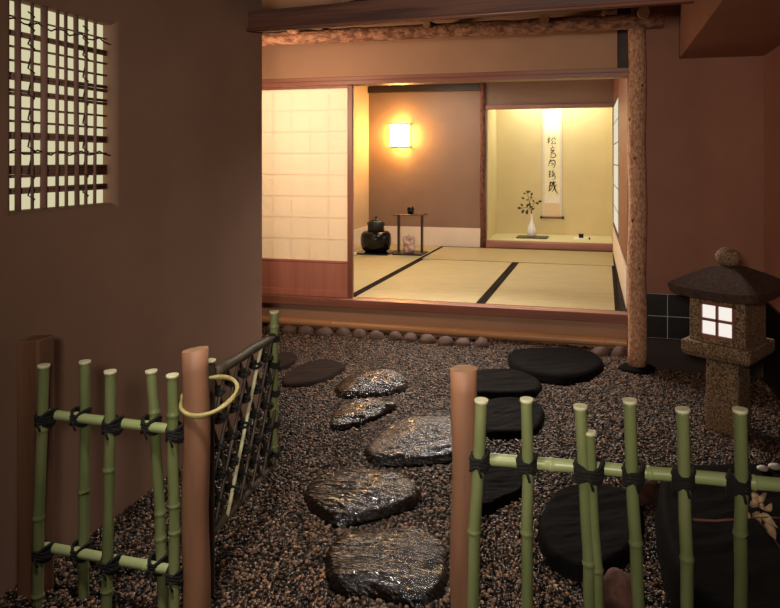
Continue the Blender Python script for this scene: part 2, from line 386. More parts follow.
# ------------------------------------------------------------------ bamboo strip and cobbles under the sill
mb = MB()
pts = []; rs = []; x = -3.0; nodes = [-2.75,-2.35,-1.94,-1.42,-1.0,-.60,-.28,-.01]
while x < .155:
    k = min(abs(x-q) for q in nodes); pts.append((x, 4.615, .048)); rs.append(.030+(.0025 if k < .012 else 0)); x += .01
mb.tube(pts, rs, 14)
tag(obj('bamboo_edging', mb, 'bamboo_tan'), 'tan bamboo pole along the foot of the tea room front', 'bamboo pole')
cx = -2.62; i = 0
cob = [(-2.5,.06),(-2.37,.05),(-2.235,.062),(-2.10,.058),(-1.955,.066),(-1.815,.055),(-1.685,.058),(-1.55,.060),(-1.42,.05),(-1.31,.055),(-1.18,.06),(-1.05,.055),(-.93,.058),(-.80,.05),(-.02,.06),(.10,.05)]
for i, (x, r) in enumerate(cob):
    mb = MB(); mb.blob((x, 4.48+random.uniform(-.02,.02), .005), (r, .05, .05+random.uniform(-.006,.008)), .18, 1.6, 18, i)
    lab = 'rounded reddish cobble in the row under the bamboo strip left of the dark step stone' if i < 14 else 'rounded cobble under the bamboo strip, right of the dark step stone'
    tag(obj('cobble', mb, 'cobble'), lab, 'stone', 'cobbles left of the dark step stone' if i < 14 else 'cobbles right of the dark step stone')

# ------------------------------------------------------------------ log post, log beam, rafters, eave
mb = MB()
N = 24
mb.tube([(.192+.004*math.sin(i*.7), 4.18, .035+i*(2.045-.035)/N) for i in range(N+1)], [.056-.006*i/N+.003*noise.noise(Vector((i*.9,3,0))) for i in range(N+1)], 18, capmi=1)
pr = thing('bark_post', 'tall rough bark post standing at the right end of the tea room', 'post', (.192,4.18,0))
obj('trunk', mb, ['bark','post_cut'], pr)
for (z, a) in ((1.70,-1.0),(1.27,-1.9),(.9,-2.2),(1.5,-2.6),(.62,-1.4)):
    mb = MB(); mb.blob((.192+.046*math.cos(a), 4.18+.046*math.sin(a), z), (.010,.010,.014), .2, 2, 10, z); obj('knot', mb, 'bark_dark', pr)
mb = MB(); mb.blob((.192,4.18,.012), (.11,.1,.03), .15, 1.5, 18, 4)
tag(obj('base_stone', mb, 'black_stone'), 'dark flat stone under the foot of the bark post', 'stone')
mb = MB()
N = 40
mb.tube([(-2.9+i*(3.24)/N, 4.18, 2.09+.006*noise.noise(Vector((i*.35,0,0)))) for i in range(N+1)], [.047+.006*noise.noise(Vector((i*.6,5,0))) for i in range(N+1)], 18, capmi=1)
tag(obj('bark_beam', mb, ['bark_beam','post_cut']), 'rough bark log beam lying across the top of the tea room front', 'beam')
for x, z, r, lab in [(-1.085,2.117,.024,'thin round rafter end above the beam, over the glowing lamp'),
                 (-.35,2.113,.029,'round rafter end above the beam, over the alcove'),
                 (.225,2.122,.035,'thick round rafter end above the beam, over the bark post'),
                 (0.0,2.132,.014,'thinnest rafter end, just left of the bark post top'),
                 (-2.02,2.125,.026,'dark round rafter end above the beam, over the paper door')]:
    mb = MB(); mb.tube([(x,4.08,z),(x,4.35,z+.03),(x,4.62,z+.07)], r, 14, capmi=1)
    tag(obj('rafter', mb, ['bark','post_cut']), lab, 'rafter')
# eave board (fascia) and the boarded eave behind it
ev = thing('eave', 'dark wooden eave with a long front board across the top of the view', 'eave', (-.6,2.78,1.86))
A = Vector((-1.69,2.957,0)); B = Vector((.349,2.832,0)); t = Vector((0,.03,0))
mb = MB(); mb.hexa([A+Vector((0,0,1.888)), B+Vector((0,0,1.888)), B+t+Vector((0,0,1.888)), A+t+Vector((0,0,1.888))],
                   [A+Vector((0,0,1.988)), B+Vector((0,0,2.016)), B+t+Vector((0,0,2.016)), A+t+Vector((0,0,1.988))])
obj('front_board', mb, 'eave_wood', ev, bevel=.003)
mb = MB(); mb.hexa([A+t+Vector((0,0,1.90)), B+t+Vector((0,0,1.90)), Vector((.11,4.61,2.42)), Vector((-1.69,4.61,2.42))],
                   [A+t+Vector((0,0,1.925)), B+t+Vector((0,0,1.925)), Vector((.11,4.61,2.445)), Vector((-1.69,4.61,2.445))])
obj('boarding', mb, 'dark_wood', ev)
mb = MB(); mb.tube([A+Vector((0,-.012,1.894)), (A+B)/2+Vector((0,-.012,1.892)), B+Vector((0,-.012,1.894))], .008, 8); obj('drip_strip', mb, 'red_wood', ev)

# ------------------------------------------------------------------ tea things
# kettle on its brazier
k = thing('kettle_brazier', 'black iron tea kettle sitting on a round black brazier', 'kettle', (-2.43,6.98,.24))
c = (-2.43,6.98,0)
mb = MB(); mb.box((-2.62,6.80,.24),(-2.24,7.16,.256)); obj('base_board', mb, 'black_lacquer', k, bevel=.003)
mb = MB(); mb.lathe([(.07,.256),(.115,.258),(.150,.285),(.166,.33),(.169,.40),(.162,.445),(.140,.474),(.09,.482),(.085,.475)], c, 40); obj('brazier', mb, 'black_lacquer', k)
mb = MB(); mb.lathe([(.07,.46),(.088,.478),(.090,.54),(.086,.575),(.066,.592),(.05,.597)], c, 36); obj('kettle_body', mb, 'iron', k)
mb = MB(); mb.lathe([(.052,.595),(.052,.602),(.03,.612),(.01,.614),(.008,.62),(.016,.63),(.012,.642),(.003,.632)], c, 24); obj('kettle_lid', mb, 'iron', k)
for s in (-1,1):
    mb = MB(); mb.tube([(c[0]+s*(.086+.014*math.sin(a)), c[1], .56+.016*math.cos(a)) for a in [i/8*2*PI for i in range(8)]], .004, 6, closed=True); obj('kettle_lug', mb, 'iron', k)
mb = MB(); mb.lathe([(.018,.24),(.022,.243),(.024,.262),(.026,.27),(.02,.27),(.018,.25)], (-2.585,6.73,0), 20)
tag(obj('lid_rest', mb, 'porcelain'), 'tiny pale ceramic cup on the mat at the kettle board corner', 'cup')
# two-post stand
st = thing('tea_stand', 'dark lacquered two-shelf stand with slim posts beside the kettle', 'stand', (-2.03,7.0,.24))
sx = -2.045
mb = MB(); mb.box((sx-.165,6.86,.243),(sx+.165,7.14,.259)); obj('lower_shelf', mb, 'stand_wood', st, bevel=.003)
mb = MB(); mb.box((sx-.165,6.90,.66),(sx+.165,7.12,.672)); obj('upper_shelf', mb, 'stand_wood', st, bevel=.003)
for s in (-1,1):
    mb = MB(); mb.box((sx+s*.132-.011,6.99,.259),(sx+s*.132+.011,7.03,.66)); obj('post', mb, 'stand_wood', st, bevel=.003)
for s in (-1,1):
    for yy in (6.88,7.10):
        mb = MB(); mb.box((sx+s*.14-.01,yy-.01,.24),(sx+s*.14+.01,yy+.01,.244)); obj('foot', mb, 'stand_wood', st)
cd = thing('tea_caddy', 'small black lacquer tea caddy on the top shelf of the stand', 'caddy', (-2.04,7.0,.672))
mb = MB(); mb.lathe([(.02,.672),(.028,.676),(.036,.70),(.037,.725)], (-2.04,7.0,0), 28); obj('body', mb, 'black_lacquer', cd)
mb = MB(); mb.lathe([(.038,.724),(.038,.742),(.03,.752),(.01,.755)], (-2.04,7.0,0), 28); obj('lid', mb, 'black_lacquer', cd)
jr = thing('water_jar', 'pink and white patterned ceramic water jar on the lower shelf', 'jar', (-2.045,6.95,.259))
mb = MB(); mb.lathe([(.045,.259),(.058,.264),(.064,.30),(.062,.36),(.066,.41),(.062,.425)], (-2.045,6.95,0), 32); obj('body', mb, 'jar', jr)
mb = MB(); mb.lathe([(.058,.424),(.056,.432),(.02,.437),(.012,.44),(.014,.452),(.004,.456)], (-2.045,6.95,0), 28); obj('lid', mb, 'jar', jr)

# wall lamp
lp = thing('wall_lamp', 'square paper lamp glowing on the brown back wall', 'lamp', (-2.375,7.66,1.405))
lx0, lx1, ly0, ly1, lz0, lz1 = -2.468, -2.245, 7.56, 7.715, 1.412, 1.692
mb = MB(); mb.box((lx0+.008,ly0+.008,lz0+.012),(lx1-.008,ly1-.05,lz1-.012)); obj('shade', mb, 'lamp_glow', lp)
mb = MB()
for z in (lz0, lz1-.012):
    for lo, hi in (((lx0,ly0,z),(lx1,ly0+.01,z+.01)), ((lx0,ly1-.01,z),(lx1,ly1,z+.01)), ((lx0,ly0,z),(lx0+.008,ly1,z+.01)), ((lx1-.008,ly0,z),(lx1+.012,ly1,z+.01))): mb.box(lo, hi)
for x in (lx0, lx1-.006):
    for y in (ly0, ly1-.01): mb.box((x,y,lz0),(x+.006,y+.006,lz1))
obj('frame', mb, 'metal_dark', lp)

# ------------------------------------------------------------------ alcove things
sc = thing('hanging_scroll', 'tall hanging scroll of brushed black writing on the alcove wall', 'scroll', (-.625,8.49,.54))
def U(u): return -.63+(u-552.5)*.0129
def V(v): return 1.26-(v-160)*.01253
yb = 8.494
mb = MB(); mb.box((U(543.2),yb-.002,V(216.5)),(U(562),yb,2.05)); obj('mounting', mb, 'silk', sc)
mb = MB(); mb.box((U(545.3),yb-.0035,V(216.5)),(U(559.8),yb-.002,V(203))); obj('lower_band', mb, 'silk_beige', sc)
mb = MB(); mb.box((U(545.3),yb-.0035,V(203)),(U(559.8),yb-.002,V(196))); obj('border', mb, 'washi_plain', sc)
mb = MB(); mb.box((U(545.3),yb-.0035,V(196)),(U(559.8),yb-.002,V(134))); obj('writing_paper', mb, 'washi', sc)
mb = MB(); mb.box((U(545.3),yb-.0035,V(134)),(U(559.8),yb-.002,V(118))); obj('upper_band', mb, 'silk_blue', sc)
mb = MB(); mb.box((U(545.3),yb-.0035,V(118)),(U(559.8),yb-.002,2.05)); obj('top_band', mb, 'silk', sc)
mb = MB(); mb.tube([(U(542.8),yb-.014,V(217.3)),(U(562.4),yb-.014,V(217.3))], .013, 14); obj('roller', mb, 'red_wood', sc)
for a, b in ((541.2,543),(562.2,563.8)):
    mb = MB(); mb.tube([(U(a),yb-.014,V(217.3)),(U(b),yb-.014,V(217.3))], .017, 14); obj('roller_knob', mb, 'dark_wood', sc)
strokes = [
 (.55,[(549.6,136.8),(549.5,140),(549.2,144.2)]),(.5,[(547.9,139.4),(549.5,139),(551,138.4)]),(.45,[(549.4,140),(548.6,141.8),(547.9,143)]),(.4,[(549.6,140.5),(550.6,141.8)]),
 (.5,[(552.9,137.8),(552.4,139.5),(551.7,141)]),(.5,[(554,137.4),(554.9,138.8),(556.2,140)]),(.45,[(553.6,140.8),(552.6,142.5),(552.2,143.9),(554,143.6),(555.8,143)]),(.4,[(555,141.8),(555.6,143),(556.1,144.4)]),
 (.5,[(552.6,146),(553.1,147.2)]),(.5,[(550.8,148.4),(552.9,147.9),(555.1,147.3)]),(.5,[(552.2,148.9),(551.2,150.6),(552.8,150.6),(554.5,150),(553.2,151.5),(551,153.3),(552.8,152.9),(554.9,152.1)]),
 (.55,[(553.5,153.4),(555.4,153.9),(556,155.6),(554.8,157.2),(552.6,157.7),(551.2,156.5),(551.8,154.8),(553.4,154)]),
 (.7,[(551.6,159.3),(550.6,161),(549.8,163),(549.2,166.2)]),(.7,[(551,161.6),(552.8,160.5),(554.6,160.4),(555.4,162.2),(555.2,165),(554.5,167.2),(552.8,168)]),(.5,[(551.3,163.6),(553.4,163.2),(553.4,165),(551.5,165.8)]),
 (.6,[(550.5,170.1),(550.3,174),(549.4,178.3)]),(.5,[(549.1,172.1),(551.6,171.3)]),(.5,[(549.1,174.6),(551.6,174)]),(.45,[(549.4,177),(551.8,176.3)]),
 (.55,[(553.6,169.9),(553,171.4),(552.6,172.6),(555.3,171.5)]),(.55,[(552.4,174.2),(555.1,173.3),(553.2,175.2),(552.4,176.3),(555.2,175.7),(555.4,177.8),(554.2,179.3),(552.6,179.2)]),
 (.8,[(550.9,181.4),(550.5,185),(549.6,190.6)]),(.7,[(550.5,183.2),(552.7,182.3),(552.6,185.5),(552.1,188.2),(550.1,189.2)]),(.6,[(549.5,186.3),(552.4,185.4)]),(.6,[(552.8,183.8),(554.6,183),(556.3,181.8)]),
 (1.0,[(554,181),(554.1,184),(554.8,187.5),(556.2,191),(558.3,194.2)]),(.6,[(556.6,184.4),(555,187.6),(553.6,190),(552.2,191.8)]),(.7,[(549,191.2),(550.4,190.1),(551.8,189)])]
mb = MB()
for w, pts in strokes:
    P = [Vector((U(a), yb-.0044, V(b))) for a, b in pts]
    # resample as a smooth ribbon
    Q = []
    for i in range(len(P)-1):
        p0, p1, p2, p3 = P[max(i-1,0)], P[i], P[i+1], P[min(i+2,len(P)-1)]
        for q in range(6):
            s = q/6; Q.append(.5*((2*p1)+(p2-p0)*s+(2*p0-5*p1+4*p2-p3)*s*s+(3*p1-p0-3*p2+p3)*s**3))
    Q.append(P[-1]); n = len(Q); vs = []
    for i, p in enumerate(Q):
        tg = (Q[min(i+1,n-1)]-Q[max(i-1,0)]).normalized(); nn = Vector((tg.z,0,-tg.x))
        ww = w*.0129*.72*(1-.55*abs(2*i/(n-1)-.75)**2)
        vs += [p+nn*ww, p-nn*ww]
    mb.add(vs, [(2*i,2*i+1,2*i+3,2*i+2) for i in range(n-1)])
wr = obj('writing', mb, 'ink', sc); wr['label'] = 'column of five brushed black characters'
sm = wr.modifiers.new('thick', 'SOLIDIFY'); sm.thickness = .0006

fb = thing('flower_board', 'thin dark board under the white vase in the alcove', 'board', (-.84,8.10,.325))
mb = MB(); mb.box((-1.02,7.99,.325),(-.65,8.24,.337)); obj('board', mb, 'stand_wood', fb, bevel=.003)
vx, vy = -.845, 8.11
mb = MB(); mb.lathe([(.03,.337),(.038,.34),(.052,.37),(.056,.40),(.050,.44),(.034,.48),(.018,.52),(.0125,.56),(.0125,.60),(.017,.612),(.012,.612),(.010,.58)], (vx,vy,0), 36)
tag(obj('vase', mb, 'porcelain'), 'slender white porcelain bottle vase on a dark board', 'vase')
fl = thing('flower_branch', 'leafy branch leaning out of the white vase', 'flowers', (vx,vy,.60))
mb = MB()
stems = [[(vx,vy,.56),(vx-.006,vy-.005,.66),(vx-.03,vy-.01,.76),(vx-.05,vy-.01,.87)],
         [(vx,vy,.56),(vx+.004,vy-.006,.68),(vx+.03,vy-.02,.74),(vx+.075,vy-.02,.755)],
         [(vx,vy,.56),(vx-.01,vy-.01,.66),(vx-.06,vy-.02,.69),(vx-.12,vy-.03,.68)],
         [(vx-.03,vy-.01,.76),(vx+.0,vy-.01,.80),(vx-.005,vy-.01,.83)]]
for s_ in stems: mb.tube(s_, .0028, 6)
obj('stem', mb, 'stem', fl)
lv = [(-.055,.875,.2,.036),(-.035,.865,2.4,.032),(-.065,.855,3.0,.028),(-.005,.83,1.2,.034),(-.02,.82,-.6,.026),(-.085,.79,2.6,.032),(-.065,.775,.3,.024),
      (.075,.757,.25,.04),(.05,.745,-.3,.032),(.03,.75,2.0,.028),(-.12,.68,3.1,.042),(-.09,.665,4.2,.045),(-.06,.69,1.1,.04),(-.05,.665,4.6,.05),(-.02,.70,1.6,.04),(-.03,.69,.2,.036),(-.10,.70,2.3,.036),(0,.66,.6,.034)]
for x, z, a, l in lv:
    mb = MB()
    def leaf(u, v, x=x, z=z, a=a, l=l):
        w = math.sin(PI*min(u*1.02,1))**.8*l*.34*(v-.5)*2; p = Vector((u*l*1.3, 0, w))
        return Vector((vx+x+math.cos(a)*p.x-math.sin(a)*p.z, vy-.015-.012*math.sin(u*3)+abs(v-.5)*.012, z+math.sin(a)*p.x+math.cos(a)*p.z))
    mb.grid(leaf, 8, 4); o = obj('leaf', mb, 'leaf', fl)
    q = o.modifiers.new('thick','SOLIDIFY'); q.thickness = .0008
pa = thing('paper_stack', 'folded white paper lying at the right of the alcove floor', 'paper', (-.255,8.12,.325))
mb = MB(); mb.box((-.345,8.04,.325),(-.185,8.21,.332)); mb.box((-.335,8.05,.332),(-.195,8.20,.339)); obj('sheet', mb, 'washi_plain', pa)
ib = thing('incense_box', 'tiny black lacquer box on the folded white paper', 'box', (-.262,8.13,.339))
mb = MB(); mb.box((-.29,8.10,.339),(-.235,8.155,.37)); obj('body', mb, 'black_lacquer', ib, bevel=.004)
mb = MB(); mb.box((-.292,8.098,.37),(-.233,8.157,.386)); obj('lid', mb, 'black_lacquer', ib, bevel=.004)
mb = MB(); mb.lathe([(.006,.325),(.009,.33),(.009,.35),(.003,.354)], (-.165,8.06,0), 16)
tag(obj('weight', mb, 'black_lacquer'), 'tiny black knob at the right corner of the white paper', 'weight')

# ------------------------------------------------------------------ fences
def bamboo_mb(p0, p1, r, nodes, bend=0, n=14, seed=0, mb=None, cap=True):
    mb = mb or MB(); p0 = Vector(p0); p1 = Vector(p1); L = (p1-p0).length; N = 60
    side = (p1-p0).normalized().cross(Vector((0,1,0))) if abs((p1-p0).normalized().y) < .9 else Vector((1,0,0))
    pts = []; rs = []
    ts = sorted(set([i/N for i in range(N+1)]+[q/L+e for q in nodes for e in (-.006/L,-.002/L,.002/L,.006/L)]))
    for t in ts:
        if t < 0 or t > 1: continue
        kx = 0
        for q in nodes: kx += bend*.6*max(0, 1-abs(t-q/L)*8)*(1 if int(q*100) % 2 else -1)
        pts.append(p0.lerp(p1, t)+side*(bend*math.sin(t*PI*1.3+seed)+kx))
        dn = min([abs(t*L-q) for q in nodes] or [1]); rs.append(r*(1.17 if dn < .0035 else (1.04 if dn < .012 else 1)))
    mb.tube(pts, rs, n, capmi=1)
    if cap:
        d_ = (p1-p0).normalized(); e_ = pts[-1]; mb.tube([e_-d_*.007, e_-d_*.006, e_+d_*.001], [r*1.02, r*1.16, r*1.14], n, mi=1)
    return mb
def lash(parent, p, r, horizontal_r=.014, name='lashing'):
    mb = MB(); p = Vector(p)
    for s in (-1,1):
        for q in (-.006,0,.006):
            pts = []
            for i in range(14):
                a = 2*PI*i/14; pts.append(p+Vector((math.cos(a)*(r+.004)+q*.5, math.sin(a)*(r+.010), s*math.cos(a)*(horizontal_r+.003)+q)))
            mb.tube(pts, .0042, 6, closed=True)
    for q in (-.008,0,.008):
        pts = [p+Vector((math.cos(a)*(r+.005), math.sin(a)*(r+.012), q+.004*math.sin(3*a))) for a in [2*PI*i/14 for i in range(14)]]
        mb.tube(pts, .0045, 6, closed=True)
    mb.tube([p+Vector((0,-r-.012,0)), p+Vector((.006,-r-.018,-.012)), p+Vector((.010,-r-.014,-.028))], .003, 6)
    return obj(name, mb, 'cord', parent)
FY = 1.6
def log_post(parent, x, y, r, top, slant, name='post', square=False):
    mb = MB(); N = 14
    if square:
        b4 = [(x-r,y-r*.8,-.02),(x+r,y-r*.8,-.02),(x+r,y+r*.8,-.02),(x-r,y+r*.8,-.02)]
        t4 = [(x-r,y-r*.8,top-.004),(x+r,y-r*.8,top+slant),(x+r,y+r*.8,top+slant),(x-r,y+r*.8,top)]
        mb.hexa(b4, t4); return obj(name, mb, ['post_wood'], parent, bevel=.006)
    mb.tube([(x+.003*math.sin(i*.8), y, -.02+(top+.02)*i/N) for i in range(N+1)], [r*(1.03-.05*i/N)+.0012*noise.noise(Vector((i*.8,x,0))) for i in range(N+1)], 20, capmi=1)
    for q in range(20):
        vx_, vy_, vz_ = mb.v[N*20+q]; mb.v[N*20+q] = (vx_, vy_, vz_+slant*(vx_-x)/r)
    return obj(name, mb, ['post_wood','post_cut'], parent)

lf = thing('bamboo_fence', 'low open bamboo fence against the left wall with two wooden posts', 'fence', (-1.3,FY,0), 'bamboo fences at the front')
log_post(lf, -1.602, FY+.005, .038, .742, .006, 'square_post', True)
log_post(lf, -1.0705, FY, .035, .748, .005, 'gate_post')
ups = [(-1.534,.682,-1.551,0),(-1.447,.683,-1.444,1),(-1.312,.682,-1.324,0),(-1.222,.673,-1.184,1),(-1.114,.687,-1.114,0)]
rz_hi, rz_lo = .529, .147
for i, (xt, zt, xb, behind) in enumerate(ups):
    y = FY+(.028 if behind else -.028)-.01
    obj('upright', bamboo_mb((xb,y,-.02), (xt,y,zt), .0142, [.05+.06*i, .27+.03*((i*2) % 5), .52+.02*i] if i != 2 else [.10,.43], .003, seed=i), ['bamboo','bamboo_cut'], lf)
for z in (rz_hi, rz_lo):
    obj('rail', bamboo_mb((-1.62,FY-.01,z+.004), (-1.10,FY-.01,z-.001), .0135, [.17,.40], .0, seed=z), ['bamboo_rail','bamboo_cut'], lf)
    for i, (xt, zt, xb, behind) in enumerate(ups):
        t_ = (z+.02)/(zt+.02); lash(lf, (xb+(xt-xb)*t_, FY-.01+(.014 if behind else -.014), z), .0165)
rf = thing('bamboo_fence', 'low open bamboo fence at the right front, starting from a single log post', 'fence', (.05,FY,0), 'bamboo fences at the front')
log_post(rf, -.329, FY, .0335, .752, .001, 'end_post')
ups2 = [(-.286,.690,-.305,.0145),(-.179,.701,-.169,.0135),(-.051,.696,-.027,.0140),(-.027,.639,-.005,.0115),(.057,.719,.090,.0140),(.165,.709,.194,.0140),(.284,.719,.290,.0140),(.415,.70,.420,.0140)]
nod2 = [[.14,.395],[.18,.41],[.20,.36],[.16,.345],[.17,.42],[.20,.40],[.22,.47],[.3]]
for i, (xt, zt, xb, r) in enumerate(ups2):
    y = FY-.028
    obj('upright', bamboo_mb((xb,y,-.02), (xt,y,zt), r, nod2[i], .004, seed=i*1.3), ['bamboo','bamboo_cut'], rf)
obj('rail', bamboo_mb((-.30,FY,.537), (.52,FY,.556), .0145, [.18,.40,.62], .0015), ['bamboo_rail','bamboo_cut'], rf)
for i, (xt, zt, xb, r) in enumerate(ups2):
    if i == 3: continue
    z = .54+(xt+.267)*.02; t_ = (z+.02)/(zt+.02); lash(rf, (xb+(xt-xb)*t_+(.012 if i == 2 else 0), FY-.014, z), r+(.012 if i == 2 else .002))
obj('rail', bamboo_mb((-.30,FY,.150), (.52,FY,.156), .0145, [.2,.5], .0), ['bamboo_rail','bamboo_cut'], rf)

# wicket gate, hung between a stile behind the post and its own end stile
ga = Vector((-1.109,1.731,0)); gb = Vector((-1.146,2.186,0)); gd = (gb-ga); gl = gd.length; gd.normalize(); gn = Vector((gd.y,-gd.x,0))
gt = thing('wicket_gate', 'small dark lattice wicket gate of split bamboo standing open beside the gate post', 'gate', tuple(ga))
def G(s, z, o=0): return ga+gd*s+gn*o+Vector((0,0,z))
obj('hinge_stile', bamboo_mb(G(-.005,-.02), G(-.005,.680), .0135, [.2,.45], .001), ['bamboo_dark','bamboo_cut'], gt)
obj('end_stile', bamboo_mb(G(gl,.165), G(gl,.718), .0150, [.07,.20,.35,.50], .001), ['bamboo','bamboo_cut'], gt)
mb = MB(); mb.tube([G(.01,.632),G(.09,.634),G(.18,.631),G(.27,.633),G(.36,.630),G(gl-.005,.630)], [.015,.0165,.0155,.017,.0155,.014], 12); obj('top_rail', mb, 'bamboo_dark', gt)
mb = MB(); mb.tube([G(.0,.175),G(gl,.175)], .013, 12); obj('bottom_rail', mb, 'bamboo_dark', gt)
zlo, zhi = .175, .625
for fam in (1,-1):
    for i in range(-3, 8):
        s0 = i*.085; pts = []
        # diagonal strip s = s0 + slope*(z-zlo), clipped to the panel
        sl = .55*fam; off = s0 if fam == 1 else s0+.10
        seg = [(off+sl*(zlo+(zhi-zlo)*q/30-zlo), zlo+(zhi-zlo)*q/30) for q in range(31)]
        seg = [(a,b) for a,b in seg if .005 <= a <= gl-.005]
        if len(seg) < 4: continue
        mb = MB(); mb.tube([G(a,b,.007*fam) for a,b in seg], .0062, 6, flat=1); o = obj('split_strip', mb, 'bamboo_split', gt)
        if fam == 1 and i == 1:
            o.data.materials[0] = M['bamboo_cut']; o['label'] = 'pale split bamboo strip'
for i in range(5):
    for j in range(5):
        s = .045+i*.085; z = .245+j*.082
        if s > gl: continue
        mb = MB()
        for q in (-1,1): mb.tube([G(s+.011*math.cos(a), z+q*.009*math.cos(a), .019*math.sin(a)) for a in [2*PI*k_/10 for k_ in range(10)]], .0048, 6, closed=True)
        obj('knot', mb, 'cord', gt)
for z in (.625,.53,.43,.32,.21):
    mb = MB()
    for q in (-.008,0,.008): mb.tube([G(gl+.019*math.cos(a), z+q+.004*math.sin(a*2), .019*math.sin(a)) for a in [2*PI*k_/12 for k_ in range(12)]], .0045, 6, closed=True)
    obj('knot', mb, 'cord', gt)
# vine hoop dropped over post and stile
mb = MB()
P0 = Vector((-1.05,1.63,.595))
for s, rr in ((0,.0055),(1,.0042)):
    pts = []
    for i in range(36):
        a = 2*PI*i/36
        e = Vector((.074*math.cos(a)+.002*s*math.sin(3*a), .074*math.sin(a), .028*math.sin(a)+.004*s*math.cos(2*a)))
        pts.append(P0+Vector((0,0,.02))+e)
    mb.tube(pts, rr, 8, closed=True)
tag(obj('vine_hoop', mb, 'vine'), 'pale twisted vine hoop looped over the gate post', 'vine hoop')

# ------------------------------------------------------------------ stone lantern
la = thing('stone_lantern', 'square stone garden lantern with four lit panes under a wide roof', 'lantern', (.565,3.39,0), rz=math.radians(-30.9))
mb = MB(); mb.hexa([(-.085,-.085,-.02),(.085,-.085,-.02),(.085,.085,-.02),(-.085,.085,-.02)], [(-.08,-.08,.35),(.08,-.08,.35),(.08,.08,.35),(-.08,.08,.35)]); obj('shaft', mb, 'granite', la, local=True, bevel=.012); la.scale = (.94,.94,1)
mb = MB(); mb.hexa([(-.15,-.15,.345),(.15,-.15,.345),(.15,.15,.345),(-.15,.15,.345)], [(-.168,-.168,.365),(.168,-.168,.365),(.168,.168,.365),(-.168,.168,.365)]); mb.box((-.168,-.168,.365),(.168,.168,.42)); obj('platform', mb, 'granite', la, local=True, bevel=.008)
# fire box with a window opening in front
mb = MB(); h = .134; w0 = .085
for lo, hi in (((-h,-h,.42),(-w0,-h+.03,.632)), ((w0,-h,.42),(h,-h+.03,.632)), ((-w0,-h,.42),(w0,-h+.03,.445)), ((-w0,-h,.605),(w0,-h+.03,.632)),
               ((-h,-h+.03,.42),(-h+.03,h,.632)), ((h-.03,-h+.03,.42),(h,h,.632)), ((-h+.03,h-.03,.42),(h-.03,h,.632))): mb.box(lo, hi)
obj('fire_box', mb, 'granite', la, local=True)
fr = MB(); zb, zt = .445, .605
for lo, hi in (((-w0,-h-.006,zb),(-w0+.012,-h+.016,zt)), ((w0-.012,-h-.006,zb),(w0,-h+.016,zt)), ((-w0,-h-.006,zb),(w0,-h+.016,zb+.012)), ((-w0,-h-.006,zt-.012),(w0,-h+.016,zt)),
               ((-.006,-h-.004,zb),(.006,-h+.012,zt)), ((-w0,-h-.004,(zb+zt)/2-.006),(w0,-h+.012,(zb+zt)/2+.006))): fr.box(lo, hi)
wf = obj('window_frame', fr, 'red_wood', la, local=True)
for i in (0,1):
    for j in (0,1):
        mb = MB(); x0 = -w0+.012 if i == 0 else .006; zz = zb+.012 if j == 0 else (zb+zt)/2+.006
        mb.box((x0,-h+.006,zz),(x0+.067,-h+.010,zz+.062)); obj('pane', mb, 'lantern_glow', wf, local=True)
mb = MB(); hw = .215
def roof(u, v):
    # v: 0 eave .. 1 top ; u around
    q = u*4; sd = int(q) % 4; f = q-int(q); cs = [(-1,-1),(1,-1),(1,1),(-1,1)]
    a, b = cs[sd], cs[(sd+1) % 4]; x = a[0]+(b[0]-a[0])*f; y = a[1]+(b[1]-a[1])*f
    s = hw+(.055-hw)*v
    lift = .014*(abs(2*f-1)**3)*(1-v)
    return Vector((x*s, y*s, .668+.095*(v**.85)+lift))
mb.grid(roof, 48, 10)
def edge(u, v):
    p = roof(u, 0); k_ = 1-.05*(1-v); return Vector((p.x*k_, p.y*k_, p.z-.04*(1-v)))
mb.grid(edge, 48, 2)
def under(u, v):
    p = edge(u, 0); return Vector((p.x*(1-v*.7), p.y*(1-v*.7), p.z+(.634-p.z)*v))
mb.grid(lambda u, v: under(1-u, v), 48, 4)
mb.add([(-.055,-.055,.763),(.055,-.055,.763),(.055,.055,.763),(-.055,.055,.763)], [(0,1,2,3)])
ro = obj('roof', mb, 'granite_roof', la, local=True)
mb = MB(); mb.blob((0,0,.803), (.062,.062,.046), .1, 1.8, 24, 2); obj('finial', mb, 'granite', la, local=True)

